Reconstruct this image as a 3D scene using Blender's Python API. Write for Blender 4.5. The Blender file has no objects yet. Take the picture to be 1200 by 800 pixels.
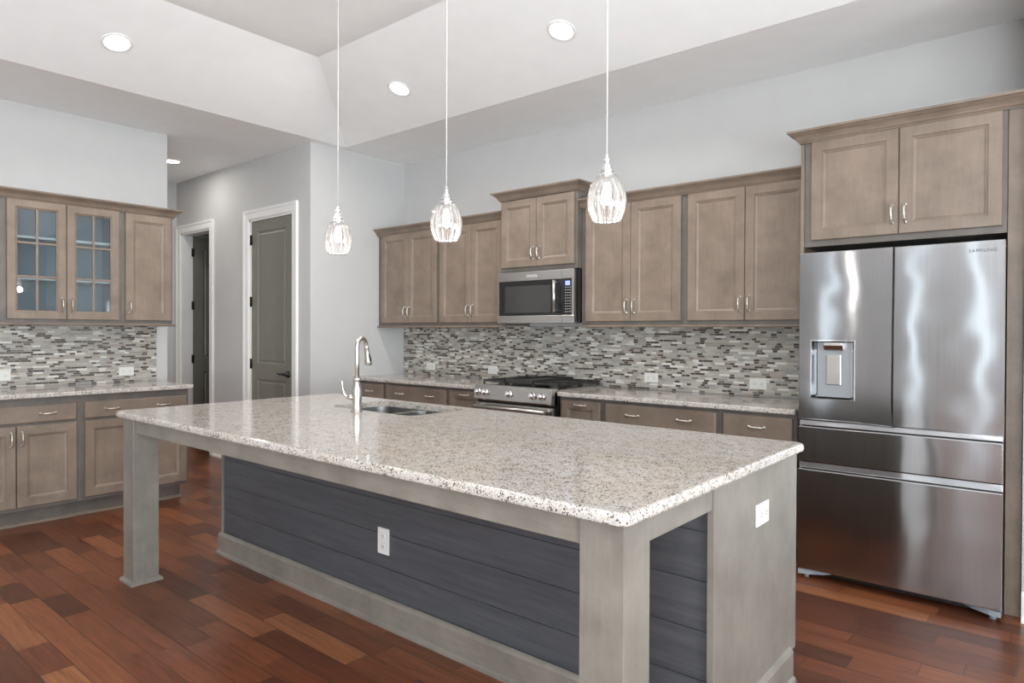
import bpy, bmesh, math, random
from mathutils import Vector, Matrix
random.seed(7)
PI = math.pi
SC = bpy.context.scene
COL = SC.collection

# ------------------------------------------------------------------ camera, world, lights, exposure
CAM_F, CAM_YAW, CAM_PITCH, CAM_ROLL, CAM_CY = 783.31, 0.6976, -0.0090, 0.0038, 395.55
CAM_POS = Vector((0, -4.56, 1.3483))
EXPOSURE = 0.37
SKY_COLOR, SKY_STRENGTH = (0.82, 0.92, 1.0), 3.6
DAY_COLOR = (0.93, 0.97, 1.0)
# unseen openings, added for daylight and the refrigerator's streaked reflections: (x, y, z, width, height, rotation z, watts)
ADDED_REAR_WINDOWS = [(-3.22, 0.16, 2.5), (-1.85, 0.16, 2.5), (-1.10, 0.18, 2.5), (1.35, 2.2, 2.1)]   # x centre, width, height
ADDED_RIGHT_WINDOWS = [(-7.5, 2.2, 2.1), (-4.9, 2.2, 2.1), (-2.3, 1.8, 2.1)]                                  # y centre, width, height; last one added to brighten the ceiling
WATTS_PER_M2 = 70
TILT = math.radians(56)      # aims the area lights upward to brighten the ceiling
LAMP_COLOR = (1.0, 0.95, 0.89)
CAN_W = 14
PENDANT_W = 2.2

cd = bpy.data.cameras.new('camera'); co = bpy.data.objects.new('camera', cd); COL.objects.link(co)
F = Vector((-math.sin(CAM_YAW)*math.cos(CAM_PITCH), math.cos(CAM_YAW)*math.cos(CAM_PITCH), math.sin(CAM_PITCH)))
R0 = Vector((math.cos(CAM_YAW), math.sin(CAM_YAW), 0)); U0 = R0.cross(F)
c_, s_ = math.cos(CAM_ROLL), math.sin(CAM_ROLL)
R1 = R0*c_ + U0*s_; U1 = U0*c_ - R0*s_
m = Matrix((R1, U1, -F)).transposed().to_4x4(); m.translation = CAM_POS
co.matrix_world = m
cd.sensor_width = 36; cd.lens = CAM_F/1200*36; cd.shift_y = (CAM_CY-400)/1200; cd.clip_start = 0.05
SC.camera = co

w = bpy.data.worlds.new('sky'); SC.world = w; w.use_nodes = True
bg = w.node_tree.nodes['Background']; bg.inputs[0].default_value = (*SKY_COLOR, 1); bg.inputs[1].default_value = SKY_STRENGTH
SC.view_settings.view_transform = 'Standard'; SC.view_settings.look = 'None'
SC.view_settings.gamma = 1; SC.view_settings.use_curve_mapping = False
SC.view_settings.exposure = EXPOSURE
SC.cycles.max_bounces = 10; SC.cycles.diffuse_bounces = 6; SC.cycles.glossy_bounces = 4
SC.cycles.transparent_max_bounces = 12; SC.cycles.caustics_reflective = False; SC.cycles.caustics_refractive = False
SC.cycles.sample_clamp_indirect = 4.0

def area_light(name, loc, rot, sx, sy, watts, color):
    d = bpy.data.lights.new(name, 'AREA'); d.shape = 'RECTANGLE'; d.size = sx; d.size_y = sy
    d.energy = watts; d.color = color
    o = bpy.data.objects.new(name, d); COL.objects.link(o); o.location = loc; o.rotation_euler = rot
    return o
YB, XR = -9.0, 3.0
for x, ww, hh in ADDED_REAR_WINDOWS:
    if ww < 1: continue      # narrow added ones only show sky, for streaks on the refrigerator
    area_light('daylight', (x, YB-0.16, 0.25+hh/2), (PI/2+TILT, 0, 0), ww, hh, WATTS_PER_M2*ww*hh, DAY_COLOR)   # faces +Y
for y, ww, hh in ADDED_RIGHT_WINDOWS:
    area_light('daylight', (XR+0.16, y, 0.25+hh/2), (PI/2+TILT, 0, PI/2), ww, hh, WATTS_PER_M2*ww*hh*(0.25 if y > -3 else 0.72), DAY_COLOR)

# ------------------------------------------------------------------ materials
def mat(name):
    m = bpy.data.materials.new(name); m.use_nodes = True
    nt = m.node_tree; p = nt.nodes['Principled BSDF']
    return m, nt, p
def nd(nt, t, **kw):
    n = nt.nodes.new(t)
    for k, v in kw.items():
        setattr(n, k, v)
    return n
def ramp(nt, stops, interp='LINEAR'):
    n = nt.nodes.new('ShaderNodeValToRGB'); n.color_ramp.interpolation = interp
    el = n.color_ramp.elements
    while len(el) < len(stops): el.new(0.5)
    for e, (p, c) in zip(el, stops):
        e.position = p; e.color = (*c, 1)
    return n
def math_n(nt, op, a, b=None):
    n = nt.nodes.new('ShaderNodeMath'); n.operation = op
    for i, v in enumerate((a, b)):
        if v is None: continue
        if isinstance(v, (int, float)): n.inputs[i].default_value = v
        else: nt.links.new(v, n.inputs[i])
    return n.outputs[0]
def objcoord(nt, scale=(1, 1, 1)):
    tc = nt.nodes.new('ShaderNodeTexCoord'); mp = nt.nodes.new('ShaderNodeMapping')
    nt.links.new(tc.outputs['Object'], mp.inputs[0]); mp.inputs['Scale'].default_value = scale
    return mp.outputs[0]
def noise(nt, vec, scale, detail=3, rough=0.5):
    n = nt.nodes.new('ShaderNodeTexNoise'); nt.links.new(vec, n.inputs['Vector'])
    n.inputs['Scale'].default_value = scale; n.inputs['Detail'].default_value = detail; n.inputs['Roughness'].default_value = rough
    return n
def simple(name, col, rough=0.5, metal=0.0, bump=0, bscale=200, spec=0.5):
    m, nt, p = mat(name)
    v = objcoord(nt); n = noise(nt, v, 6, 2)
    r = ramp(nt, [(0.3, tuple(c*0.985 for c in col)), (0.7, tuple(min(1, c*1.015) for c in col))])
    nt.links.new(n.outputs[0], r.inputs[0]); nt.links.new(r.outputs[0], p.inputs['Base Color'])
    p.inputs['Roughness'].default_value = rough; p.inputs['Metallic'].default_value = metal
    p.inputs['Specular IOR Level'].default_value = spec
    if bump:
        b = nt.nodes.new('ShaderNodeBump'); b.inputs['Strength'].default_value = bump; b.inputs['Distance'].default_value = 0.002
        n2 = noise(nt, v, bscale, 2); nt.links.new(n2.outputs[0], b.inputs['Height']); nt.links.new(b.outputs[0], p.inputs['Normal'])
    return m
def wood(name, dark, light, axis='z', rough=0.42, blotch=0.74):
    m, nt, p = mat(name)
    sc = {'z': (22, 22, 2.5), 'x': (2.5, 22, 22), 'y': (22, 2.5, 22)}[axis]
    v = objcoord(nt, sc); n = noise(nt, v, 3.0, 6, 0.65)
    v2 = objcoord(nt); n2 = noise(nt, v2, 5.5, 5, 0.6)
    mx = math_n(nt, 'ADD', math_n(nt, 'MULTIPLY', n.outputs[0], 1-blotch), math_n(nt, 'MULTIPLY', n2.outputs[0], blotch))
    r = ramp(nt, [(0.36, dark), (0.63, light)])
    nt.links.new(mx, r.inputs[0]); nt.links.new(r.outputs[0], p.inputs['Base Color'])
    p.inputs['Roughness'].default_value = rough
    b = nt.nodes.new('ShaderNodeBump'); b.inputs['Strength'].default_value = 0.08; b.inputs['Distance'].default_value = 0.001
    nt.links.new(n.outputs[0], b.inputs['Height']); nt.links.new(b.outputs[0], p.inputs['Normal'])
    return m
M = {}
CD, CL = (0.165, 0.125, 0.095), (0.240, 0.186, 0.144)
M['wood'] = wood('stained_maple', CD, CL, 'z')
M['woodx'] = wood('stained_maple_horizontal', CD, CL, 'x')
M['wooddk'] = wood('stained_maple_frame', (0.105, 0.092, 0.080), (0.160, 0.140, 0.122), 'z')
M['greige'] = wood('greige_island_wood', (0.160, 0.145, 0.124), (0.235, 0.216, 0.186), 'z', 0.4)
M['greigex'] = wood('greige_island_wood_horizontal', (0.160, 0.145, 0.124), (0.235, 0.216, 0.186), 'x', 0.4)
def wall_mat(name, col): return simple(name, col, 0.65, 0, 0.05, 300, 0.3)
M['wall'] = wall_mat('grey_wall_paint', (0.515, 0.515, 0.512))
M['ceil'] = wall_mat('white_ceiling_paint', (0.93, 0.94, 0.94))
M['trim'] = simple('white_trim_paint', (0.80, 0.80, 0.79), 0.35)
M['door'] = simple('olive_grey_door_paint', (0.185, 0.180, 0.150), 0.38)
M['dark'] = simple('dark_hinge_bronze', (0.02, 0.018, 0.017), 0.35, 0.6)
M['black'] = simple('black_enamel', (0.012, 0.012, 0.013), 0.25)
M['iron'] = simple('cast_iron', (0.025, 0.024, 0.024), 0.55, 0, 0.2, 150)
M['white'] = simple('white_plastic', (0.70, 0.70, 0.68), 0.35)
M['slot'] = simple('socket_slot', (0.12, 0.12, 0.12), 0.5)
M['nickel'] = simple('brushed_nickel', (0.60, 0.575, 0.535), 0.30, 1.0)
M['chrome'] = simple('polished_chrome', (0.85, 0.85, 0.86), 0.08, 1.0)
M['cord'] = simple('white_cord', (0.62, 0.61, 0.59), 0.5)
M['plinth'] = simple('grey_plastic', (0.30, 0.34, 0.38), 0.4)
M['sidegrey'] = simple('dark_grey_fridge_side', (0.10, 0.10, 0.105), 0.4)
M['interior'] = simple('cabinet_interior', (0.23, 0.28, 0.31), 0.5)
M['shade_in'] = simple('dispenser_grey', (0.38, 0.40, 0.42), 0.3, 0.4)
M['keypad'] = simple('keypad_print', (0.45, 0.45, 0.45), 0.5)
M['letter'] = simple('dark_lettering', (0.02, 0.02, 0.022), 0.4)

def steel(name, col=(0.50, 0.50, 0.505), rough=0.2, wave=0.0):
    m, nt, p = mat(name)
    v = objcoord(nt, (300, 300, 2)) if wave else objcoord(nt, (2, 300, 300))
    n = noise(nt, v, 1.0, 3)
    r = ramp(nt, [(0.3, tuple(c*0.93 for c in col)), (0.7, tuple(c*1.05 for c in col))])
    nt.links.new(n.outputs[0], r.inputs[0]); nt.links.new(r.outputs[0], p.inputs['Base Color'])
    p.inputs['Metallic'].default_value = 1; p.inputs['Roughness'].default_value = rough
    if wave:   # horizontal brushing smears reflections up and down
        tg = nd(nt, 'ShaderNodeTangent', direction_type='RADIAL', axis='Z'); nt.links.new(tg.outputs[0], p.inputs['Tangent'])
        p.inputs['Anisotropic'].default_value = 1.0; p.inputs['Anisotropic Rotation'].default_value = 0.25
    if wave:   # the slight waviness of thin sheet metal
        v2 = objcoord(nt, (1.6, 1, 2.2)); n2 = noise(nt, v2, 1.6, 1, 0.4)
        b = nt.nodes.new('ShaderNodeBump'); b.inputs['Strength'].default_value = 1; b.inputs['Distance'].default_value = wave
        nt.links.new(n2.outputs[0], b.inputs['Height']); nt.links.new(b.outputs[0], p.inputs['Normal'])
    return m
M['fridge'] = steel('brushed_steel_sheet', (0.46, 0.465, 0.475), 0.15, 0.005)
M['steel'] = steel('brushed_steel', (0.55, 0.54, 0.52), 0.25)
M['sink'] = steel('satin_sink_steel', (0.22, 0.22, 0.22), 0.38)

def make_glass(name, tint, refl, rough=0.02):
    m, nt, p = mat(name); nt.nodes.remove(p)
    out = nt.nodes['Material Output']
    t = nd(nt, 'ShaderNodeBsdfTransparent'); t.inputs[0].default_value = (*tint, 1)
    g = nd(nt, 'ShaderNodeBsdfGlossy'); g.inputs['Roughness'].default_value = rough
    fr = nd(nt, 'ShaderNodeFresnel'); fr.inputs[0].default_value = 1.5
    k = math_n(nt, 'ADD', math_n(nt, 'MULTIPLY', fr.outputs[0], 0.9), refl)
    mx = nd(nt, 'ShaderNodeMixShader'); nt.links.new(k, mx.inputs[0]); nt.links.new(t.outputs[0], mx.inputs[1]); nt.links.new(g.outputs[0], mx.inputs[2])
    nt.links.new(mx.outputs[0], out.inputs[0])
    return m
M['glass'] = make_glass('clear_glass', (0.88, 0.93, 0.95), 0.04)
M['window'] = make_glass('window_glass', (0.97, 0.98, 0.98), 0.0)
def pendant_glass():
    m, nt, p = mat('ribbed_pendant_glass'); nt.nodes.remove(p)
    out = nt.nodes['Material Output']
    t = nd(nt, 'ShaderNodeBsdfTransparent'); t.inputs[0].default_value = (0.93, 0.93, 0.94, 1)
    g = nd(nt, 'ShaderNodeBsdfGlossy'); g.inputs['Roughness'].default_value = 0.08
    tr = nd(nt, 'ShaderNodeBsdfTranslucent'); tr.inputs[0].default_value = (0.95, 0.93, 0.90, 1)
    m1 = nd(nt, 'ShaderNodeMixShader'); m1.inputs[0].default_value = 0.09
    nt.links.new(g.outputs[0], m1.inputs[1]); nt.links.new(tr.outputs[0], m1.inputs[2])
    fr = nd(nt, 'ShaderNodeFresnel'); fr.inputs[0].default_value = 1.6
    k = math_n(nt, 'MINIMUM', math_n(nt, 'ADD', math_n(nt, 'MULTIPLY', fr.outputs[0], 1.3), 0.04), 0.85)
    mx = nd(nt, 'ShaderNodeMixShader'); nt.links.new(k, mx.inputs[0]); nt.links.new(t.outputs[0], mx.inputs[1]); nt.links.new(m1.outputs[0], mx.inputs[2])
    nt.links.new(mx.outputs[0], out.inputs[0])
    return m
M['pglass'] = pendant_glass()
def emit(name, col, s):
    m, nt, p = mat(name)
    p.inputs['Base Color'].default_value = (*col, 1); p.inputs['Emission Color'].default_value = (*col, 1); p.inputs['Emission Strength'].default_value = s
    return m
M['lens'] = emit('lit_lamp_lens', (1, 0.97, 0.9), 9)
M['bulb'] = emit('lit_bulb', (1, 0.93, 0.85), 3)
M['lcd'] = emit('blue_display', (0.25, 0.28, 0.9), 0.9)

def granite(name):
    m, nt, p = mat(name)
    v = objcoord(nt)
    vo = nd(nt, 'ShaderNodeTexVoronoi'); nt.links.new(v, vo.inputs['Vector']); vo.inputs['Scale'].default_value = 260; vo.inputs['Randomness'].default_value = 1
    sep = nd(nt, 'ShaderNodeSeparateColor'); nt.links.new(vo.outputs['Color'], sep.inputs[0])
    cl = noise(nt, v, 26, 4, 0.6)            # clusters of dark mineral
    v3 = objcoord(nt); big = noise(nt, v3, 5, 3, 0.6)
    k = math_n(nt, 'ADD', math_n(nt, 'MULTIPLY', sep.outputs[0], 0.62), math_n(nt, 'MULTIPLY', cl.outputs[0], 0.55))
    r = ramp(nt, [(0.0, (0.06, 0.055, 0.05)), (0.305, (0.17, 0.16, 0.145)), (0.36, (0.33, 0.30, 0.27)), (0.40, (0.48, 0.445, 0.405)), (0.55, (0.54, 0.505, 0.465)), (0.72, (0.58, 0.575, 0.565))], 'CONSTANT')
    nt.links.new(k, r.inputs[0])
    mx = nd(nt, 'ShaderNodeMix', data_type='RGBA'); mx.blend_type = 'MULTIPLY'
    rb = ramp(nt, [(0.3, (0.95, 0.90, 0.84)), (0.7, (1, 1, 1))]); nt.links.new(big.outputs[0], rb.inputs[0])
    mx.inputs[0].default_value = 1; nt.links.new(r.outputs[0], mx.inputs[6]); nt.links.new(rb.outputs[0], mx.inputs[7])
    nt.links.new(mx.outputs[2], p.inputs['Base Color'])
    p.inputs['Roughness'].default_value = 0.10; p.inputs['Specular IOR Level'].default_value = 0.5
    return m
M['granite'] = granite('speckled_granite')

def mosaic(name):
    # random-length glass and stone strips; the wall's long direction is local x, up is local z
    m, nt, p = mat(name)
    tc = nd(nt, 'ShaderNodeTexCoord'); sp = nd(nt, 'ShaderNodeSeparateXYZ'); nt.links.new(tc.outputs['Object'], sp.inputs[0])
    RH = 0.0158
    zr = math_n(nt, 'DIVIDE', sp.outputs[2], RH); row = math_n(nt, 'FLOOR', zr); fz = math_n(nt, 'FRACT', zr)
    wn = nd(nt, 'ShaderNodeTexWhiteNoise', noise_dimensions='1D'); nt.links.new(row, wn.inputs['W'])
    xs = math_n(nt, 'ADD', math_n(nt, 'DIVIDE', sp.outputs[0], 0.108), math_n(nt, 'MULTIPLY', wn.outputs[0], 9.0))
    cell = math_n(nt, 'FLOOR', xs); fx = math_n(nt, 'FRACT', xs)
    cmb = nd(nt, 'ShaderNodeCombineXYZ'); nt.links.new(cell, cmb.inputs[0]); nt.links.new(row, cmb.inputs[1])
    w2 = nd(nt, 'ShaderNodeTexWhiteNoise', noise_dimensions='3D'); nt.links.new(cmb.outputs[0], w2.inputs['Vector'])
    split = math_n(nt, 'ADD', math_n(nt, 'MULTIPLY', w2.outputs[0], 0.44), 0.28)
    side = math_n(nt, 'GREATER_THAN', fx, split)
    cm2 = nd(nt, 'ShaderNodeCombineXYZ'); nt.links.new(cell, cm2.inputs[0]); nt.links.new(row, cm2.inputs[1]); nt.links.new(side, cm2.inputs[2])
    w3 = nd(nt, 'ShaderNodeTexWhiteNoise', noise_dimensions='3D'); nt.links.new(cm2.outputs[0], w3.inputs['Vector'])
    r = ramp(nt, [(0.0, (0.075, 0.060, 0.050)), (0.25, (0.17, 0.15, 0.135)), (0.31, (0.30, 0.30, 0.29)), (0.42, (0.37, 0.35, 0.315)), (0.60, (0.33, 0.29, 0.245)), (0.74, (0.43, 0.41, 0.365)), (0.90, (0.63, 0.61, 0.57))], 'CONSTANT')
    nt.links.new(w3.outputs[0], r.inputs[0])
    # grout
    dx1 = math_n(nt, 'MINIMUM', fx, math_n(nt, 'SUBTRACT', 1, fx)); dx2 = math_n(nt, 'ABSOLUTE', math_n(nt, 'SUBTRACT', fx, split))
    dx = math_n(nt, 'MULTIPLY', math_n(nt, 'MINIMUM', dx1, dx2), 0.108)
    dz = math_n(nt, 'MULTIPLY', math_n(nt, 'MINIMUM', fz, math_n(nt, 'SUBTRACT', 1, fz)), RH)
    d = math_n(nt, 'MINIMUM', dx, dz); g = math_n(nt, 'LESS_THAN', d, 0.0009)
    mx = nd(nt, 'ShaderNodeMix', data_type='RGBA'); nt.links.new(g, mx.inputs[0]); nt.links.new(r.outputs[0], mx.inputs[6]); mx.inputs[7].default_value = (0.42, 0.41, 0.39, 1)
    nt.links.new(mx.outputs[2], p.inputs['Base Color'])
    rr = math_n(nt, 'ADD', math_n(nt, 'MULTIPLY', w2.outputs[0], 0.35), math_n(nt, 'ADD', 0.12, math_n(nt, 'MULTIPLY', g, 0.4)))
    nt.links.new(rr, p.inputs['Roughness'])
    b = nd(nt, 'ShaderNodeBump'); b.inputs['Strength'].default_value = 0.6; b.inputs['Distance'].default_value = 0.001
    nt.links.new(math_n(nt, 'MINIMUM', d, 0.0015), b.inputs['Height']); b.inputs['Distance'].default_value = 0.5
    nt.links.new(b.outputs[0], p.inputs['Normal'])
    return m
M['mosaic'] = mosaic('strip_mosaic_tile')

def planks(name):
    m, nt, p = mat(name)
    tc = nd(nt, 'ShaderNodeTexCoord'); sp = nd(nt, 'ShaderNodeSeparateXYZ'); nt.links.new(tc.outputs['Object'], sp.inputs[0])
    W = 0.1175; L = 0.95
    yr = math_n(nt, 'DIVIDE', math_n(nt, 'ADD', sp.outputs[1], 3.4), W); row = math_n(nt, 'FLOOR', yr); fy = math_n(nt, 'FRACT', yr)
    wn = nd(nt, 'ShaderNodeTexWhiteNoise', noise_dimensions='1D'); nt.links.new(row, wn.inputs['W'])
    xs = math_n(nt, 'ADD', math_n(nt, 'DIVIDE', sp.outputs[0], L), math_n(nt, 'MULTIPLY', wn.outputs[0], 7.0))
    cell = math_n(nt, 'FLOOR', xs); fx = math_n(nt, 'FRACT', xs)
    c1 = nd(nt, 'ShaderNodeCombineXYZ'); nt.links.new(cell, c1.inputs[0]); nt.links.new(row, c1.inputs[1])
    w2 = nd(nt, 'ShaderNodeTexWhiteNoise', noise_dimensions='3D'); nt.links.new(c1.outputs[0], w2.inputs['Vector'])
    split = math_n(nt, 'ADD', math_n(nt, 'MULTIPLY', w2.outputs[0], 0.36), 0.32); side = math_n(nt, 'GREATER_THAN', fx, split)
    c2 = nd(nt, 'ShaderNodeCombineXYZ'); nt.links.new(cell, c2.inputs[0]); nt.links.new(row, c2.inputs[1]); nt.links.new(side, c2.inputs[2])
    w3 = nd(nt, 'ShaderNodeTexWhiteNoise', noise_dimensions='3D'); nt.links.new(c2.outputs[0], w3.inputs['Vector'])
    base = ramp(nt, [(0.0, (0.065, 0.021, 0.011)), (0.35, (0.115, 0.036, 0.016)), (0.75, (0.165, 0.055, 0.023)), (0.95, (0.20, 0.07, 0.029)), (1.0, (0.27, 0.11, 0.045))])
    nt.links.new(w3.outputs[0], base.inputs[0])
    # grain, shifted per board
    sc = nd(nt, 'ShaderNodeVectorMath', operation='MULTIPLY'); nt.links.new(tc.outputs['Object'], sc.inputs[0]); sc.inputs[1].default_value = (2.2, 34, 1)
    ad = nd(nt, 'ShaderNodeVectorMath', operation='MULTIPLY_ADD'); nt.links.new(w3.outputs['Color'], ad.inputs[0]); ad.inputs[1].default_value = (40, 40, 40); nt.links.new(sc.outputs[0], ad.inputs[2])
    n = noise(nt, ad.outputs[0], 1.6, 6, 0.65); n.inputs['Distortion'].default_value = 0.8
    gr = ramp(nt, [(0.3, (0.72, 0.66, 0.62)), (0.6, (1.4, 1.36, 1.32))]); nt.links.new(n.outputs[0], gr.inputs[0])
    mx = nd(nt, 'ShaderNodeMix', data_type='RGBA'); mx.blend_type = 'MULTIPLY'; mx.inputs[0].default_value = 1
    nt.links.new(base.outputs[0], mx.inputs[6]); nt.links.new(gr.outputs[0], mx.inputs[7])
    dx = math_n(nt, 'MULTIPLY', math_n(nt, 'MINIMUM', math_n(nt, 'MINIMUM', fx, math_n(nt, 'SUBTRACT', 1, fx)), math_n(nt, 'ABSOLUTE', math_n(nt, 'SUBTRACT', fx, split))), L)
    dy = math_n(nt, 'MULTIPLY', math_n(nt, 'MINIMUM', fy, math_n(nt, 'SUBTRACT', 1, fy)), W)
    d = math_n(nt, 'MINIMUM', dx, dy); g = math_n(nt, 'LESS_THAN', d, 0.0014)
    m2 = nd(nt, 'ShaderNodeMix', data_type='RGBA'); nt.links.new(g, m2.inputs[0]); nt.links.new(mx.outputs[2], m2.inputs[6]); m2.inputs[7].default_value = (0.03, 0.012, 0.008, 1)
    nt.links.new(m2.outputs[2], p.inputs['Base Color'])
    p.inputs['Roughness'].default_value = 0.30
    b = nd(nt, 'ShaderNodeBump'); b.inputs['Strength'].default_value = 0.5; b.inputs['Distance'].default_value = 0.4
    nt.links.new(math_n(nt, 'ADD', math_n(nt, 'MINIMUM', d, 0.003), math_n(nt, 'MULTIPLY', n.outputs[0], 0.0012)), b.inputs['Height']); nt.links.new(b.outputs[0], p.inputs['Normal'])
    return m
M['floor'] = planks('red_brown_hardwood')

def shiplap_mat():
    m, nt, p = mat('dark_grey_shiplap')
    v = objcoord(nt, (1.1, 16, 16)); n = noise(nt, v, 3.0, 6, 0.65)
    r = ramp(nt, [(0.3, (0.052, 0.056, 0.064)), (0.7, (0.088, 0.094, 0.105))]); nt.links.new(n.outputs[0], r.inputs[0])
    nt.links.new(r.outputs[0], p.inputs['Base Color']); p.inputs['Roughness'].default_value = 0.33
    return m
M['shiplap'] = shiplap_mat()

# ------------------------------------------------------------------ mesh helpers
def bm_new(): return bmesh.new()
def box(bm, x0, x1, y0, y1, z0, z1, bev=0.0, seg=2):
    r = bmesh.ops.create_cube(bm, size=1)
    vs = r['verts']
    for v in vs:
        v.co = Vector((x0+(v.co.x+.5)*(x1-x0), y0+(v.co.y+.5)*(y1-y0), z0+(v.co.z+.5)*(z1-z0)))
    if bev:
        es = list({e for v in vs for e in v.link_edges})
        bmesh.ops.bevel(bm, geom=es, offset=bev, segments=seg, profile=0.6, affect='EDGES')
def tube(bm, pts, rad, seg=12, cap=True):
    pts = [Vector(p) for p in pts]; n = len(pts)
    rad = rad if isinstance(rad, (list, tuple)) else [rad]*n
    rings = []; up = None
    for i, p in enumerate(pts):
        t = (pts[min(i+1, n-1)]-pts[max(i-1, 0)])
        if t.length < 1e-9: t = Vector((0, 0, 1))
        t.normalize()
        if up is None:
            up = t.orthogonal().normalized()
        else:
            up = (up - t*up.dot(t)); up = up.normalized() if up.length > 1e-6 else t.orthogonal().normalized()
        b = t.cross(up)
        rings.append([bm.verts.new(p+(up*math.cos(2*PI*k/seg)+b*math.sin(2*PI*k/seg))*rad[i]) for k in range(seg)])
    for a, b2 in zip(rings, rings[1:]):
        for k in range(seg):
            f = bm.faces.new((a[k], a[(k+1) % seg], b2[(k+1) % seg], b2[k])); f.smooth = True
    if cap:
        bm.faces.new(list(reversed(rings[0]))); bm.faces.new(rings[-1])
def lathe(bm, prof, seg=24, c=(0, 0, 0), axis='z', capb=False, capt=False, lobes=0, amp=0.0):
    rings = []
    for r, h in prof:
        ring = []
        for k in range(seg):
            a = 2*PI*k/seg; rr = r*(1+amp*(abs(math.cos(lobes*a/2))-0.5)) if lobes else r
            x, y, z = rr*math.cos(a), rr*math.sin(a), h
            if axis == 'y': x, y, z = x, h, y
            if axis == 'x': x, y, z = h, x, y
            ring.append(bm.verts.new((c[0]+x, c[1]+y, c[2]+z)))
        rings.append(ring)
    for a, b in zip(rings, rings[1:]):
        for k in range(seg):
            f = bm.faces.new((a[k], a[(k+1) % seg], b[(k+1) % seg], b[k])); f.smooth = True
    if capb: bm.faces.new(list(reversed(rings[0])))
    if capt: bm.faces.new(rings[-1])
def sweep(bm, path, prof, closed=False):
    """prof: (out, z) points, closed outline; out is to the right of the path direction"""
    P = [Vector((x, y)) for x, y in path]; n = len(P); rings = []
    for i in range(n):
        if closed: a, b = P[i-1], P[(i+1) % n]
        else: a, b = P[max(i-1, 0)], P[min(i+1, n-1)]
        d1 = (P[i]-a); d2 = (b-P[i])
        if d1.length < 1e-9: d1 = d2
        if d2.length < 1e-9: d2 = d1
        d1.normalize(); d2.normalize()
        n1 = Vector((d1.y, -d1.x)); n2 = Vector((d2.y, -d2.x)); mm = (n1+n2); mm.normalize()
        mm = mm/max(0.2, mm.dot(n1))
        rings.append([bm.verts.new((P[i].x+mm.x*o, P[i].y+mm.y*o, z)) for o, z in prof])
    k = len(prof)
    prs = list(zip(rings, rings[1:])) + ([(rings[-1], rings[0])] if closed else [])
    for a, b in prs:
        for j in range(k):
            bm.faces.new((a[j], b[j], b[(j+1) % k], a[(j+1) % k]))
    if not closed:
        bm.faces.new(rings[0]); bm.faces.new(list(reversed(rings[-1])))
def rings_panel(bm, x0, x1, z0, z1, rings):
    """rings: (inset, y) from the outer edge inwards; last ring is filled. first should be at the back"""
    prev = None
    for ins, y in rings:
        r = [bm.verts.new(c) for c in ((x0+ins, y, z0+ins), (x1-ins, y, z0+ins), (x1-ins, y, z1-ins), (x0+ins, y, z1-ins))]
        if prev:
            for j in range(4): bm.faces.new((prev[j], prev[(j+1) % 4], r[(j+1) % 4], r[j]))
        prev = r
    bm.faces.new(prev)
    return prev
def obj(name, bm, m, parent=None, smooth=None):
    bmesh.ops.recalc_face_normals(bm, faces=bm.faces)
    me = bpy.data.meshes.new(name); bm.to_mesh(me); bm.free()
    o = bpy.data.objects.new(name, me); COL.objects.link(o)
    me.materials.append(M[m] if isinstance(m, str) else m)
    if parent: o.parent = parent
    return o
def mod_bevel(o, w, seg=2):
    b = o.modifiers.new('bevel', 'BEVEL'); b.width = w; b.segments = seg; b.limit_method = 'ANGLE'; b.angle_limit = math.radians(40)
    return o
def thing(name, label, cat, loc=(0, 0, 0), rz=0, group=None):
    o = bpy.data.objects.new(name, None); COL.objects.link(o); o.location = loc; o.rotation_euler = (0, 0, rz)
    o.empty_display_size = 0.1
    return tag(o, label, cat, group)
def tag(o, label, cat, group=None):
    o['label'] = label; o['category'] = cat
    if group: o['group'] = group
    return o
def struct(name, bm, m, parent=None):
    o = obj(name, bm, m, parent)
    if not parent: o['kind'] = 'structure'
    return o

# ------------------------------------------------------------------ room
XB, YP, XH, XW, WE = -5.268, -1.1075, -7.98, -6.08, -2.01      # side wall, door wall, hall end, left cabinet wall and its end
ZC, ZT = 3.053, 3.36
FY = -0.63                                                     # wall beside the fridge
bm = bm_new(); box(bm, -8.3, 3.3, -9.3, 1.6, -0.1, 0); struct('floor', bm, 'floor')
bm = bm_new()
def quad(bm, *p): bm.faces.new([bm.verts.new(q) for q in p])
X0, X1, Y0, Y1 = -8.3, 3.3, -9.3, 1.6
a = [(-5.183, -0.785), (2.2, -0.785), (2.2, -8.2), (-5.183, -8.2)]
k = 0.915; b = [(-5.183+k, -0.785-k), (2.2-k, -0.785-k), (2.2-k, -8.2+k), (-5.183+k, -8.2+k)]
o4 = [(X0, Y1), (X1, Y1), (X1, Y0), (X0, Y0)]
V = lambda l, z: [bm.verts.new((x, y, z)) for x, y in l]
vo, va, vb = V(o4, ZC), V(a, ZC), V(b, ZT)
for j in range(4):
    bm.faces.new((vo[j], vo[(j+1) % 4], va[(j+1) % 4], va[j])); bm.faces.new((va[j], va[(j+1) % 4], vb[(j+1) % 4], vb[j]))
bm.faces.new(vb)
vt = V(o4, ZT+0.15); bm.faces.new(vt)
for j in range(4): bm.faces.new((vo[j], vo[(j+1) % 4], vt[(j+1) % 4], vt[j]))
struct('ceiling', bm, 'ceil')
bm = bm_new(); box(bm, XB, 3.2, 0, 0.12, 0, ZC); struct('wall_back', bm, 'wall')
bm = bm_new(); box(bm, XB-0.12, XB, YP+0.12, 0.12, 0, ZC); struct('wall_side', bm, 'wall')
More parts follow.
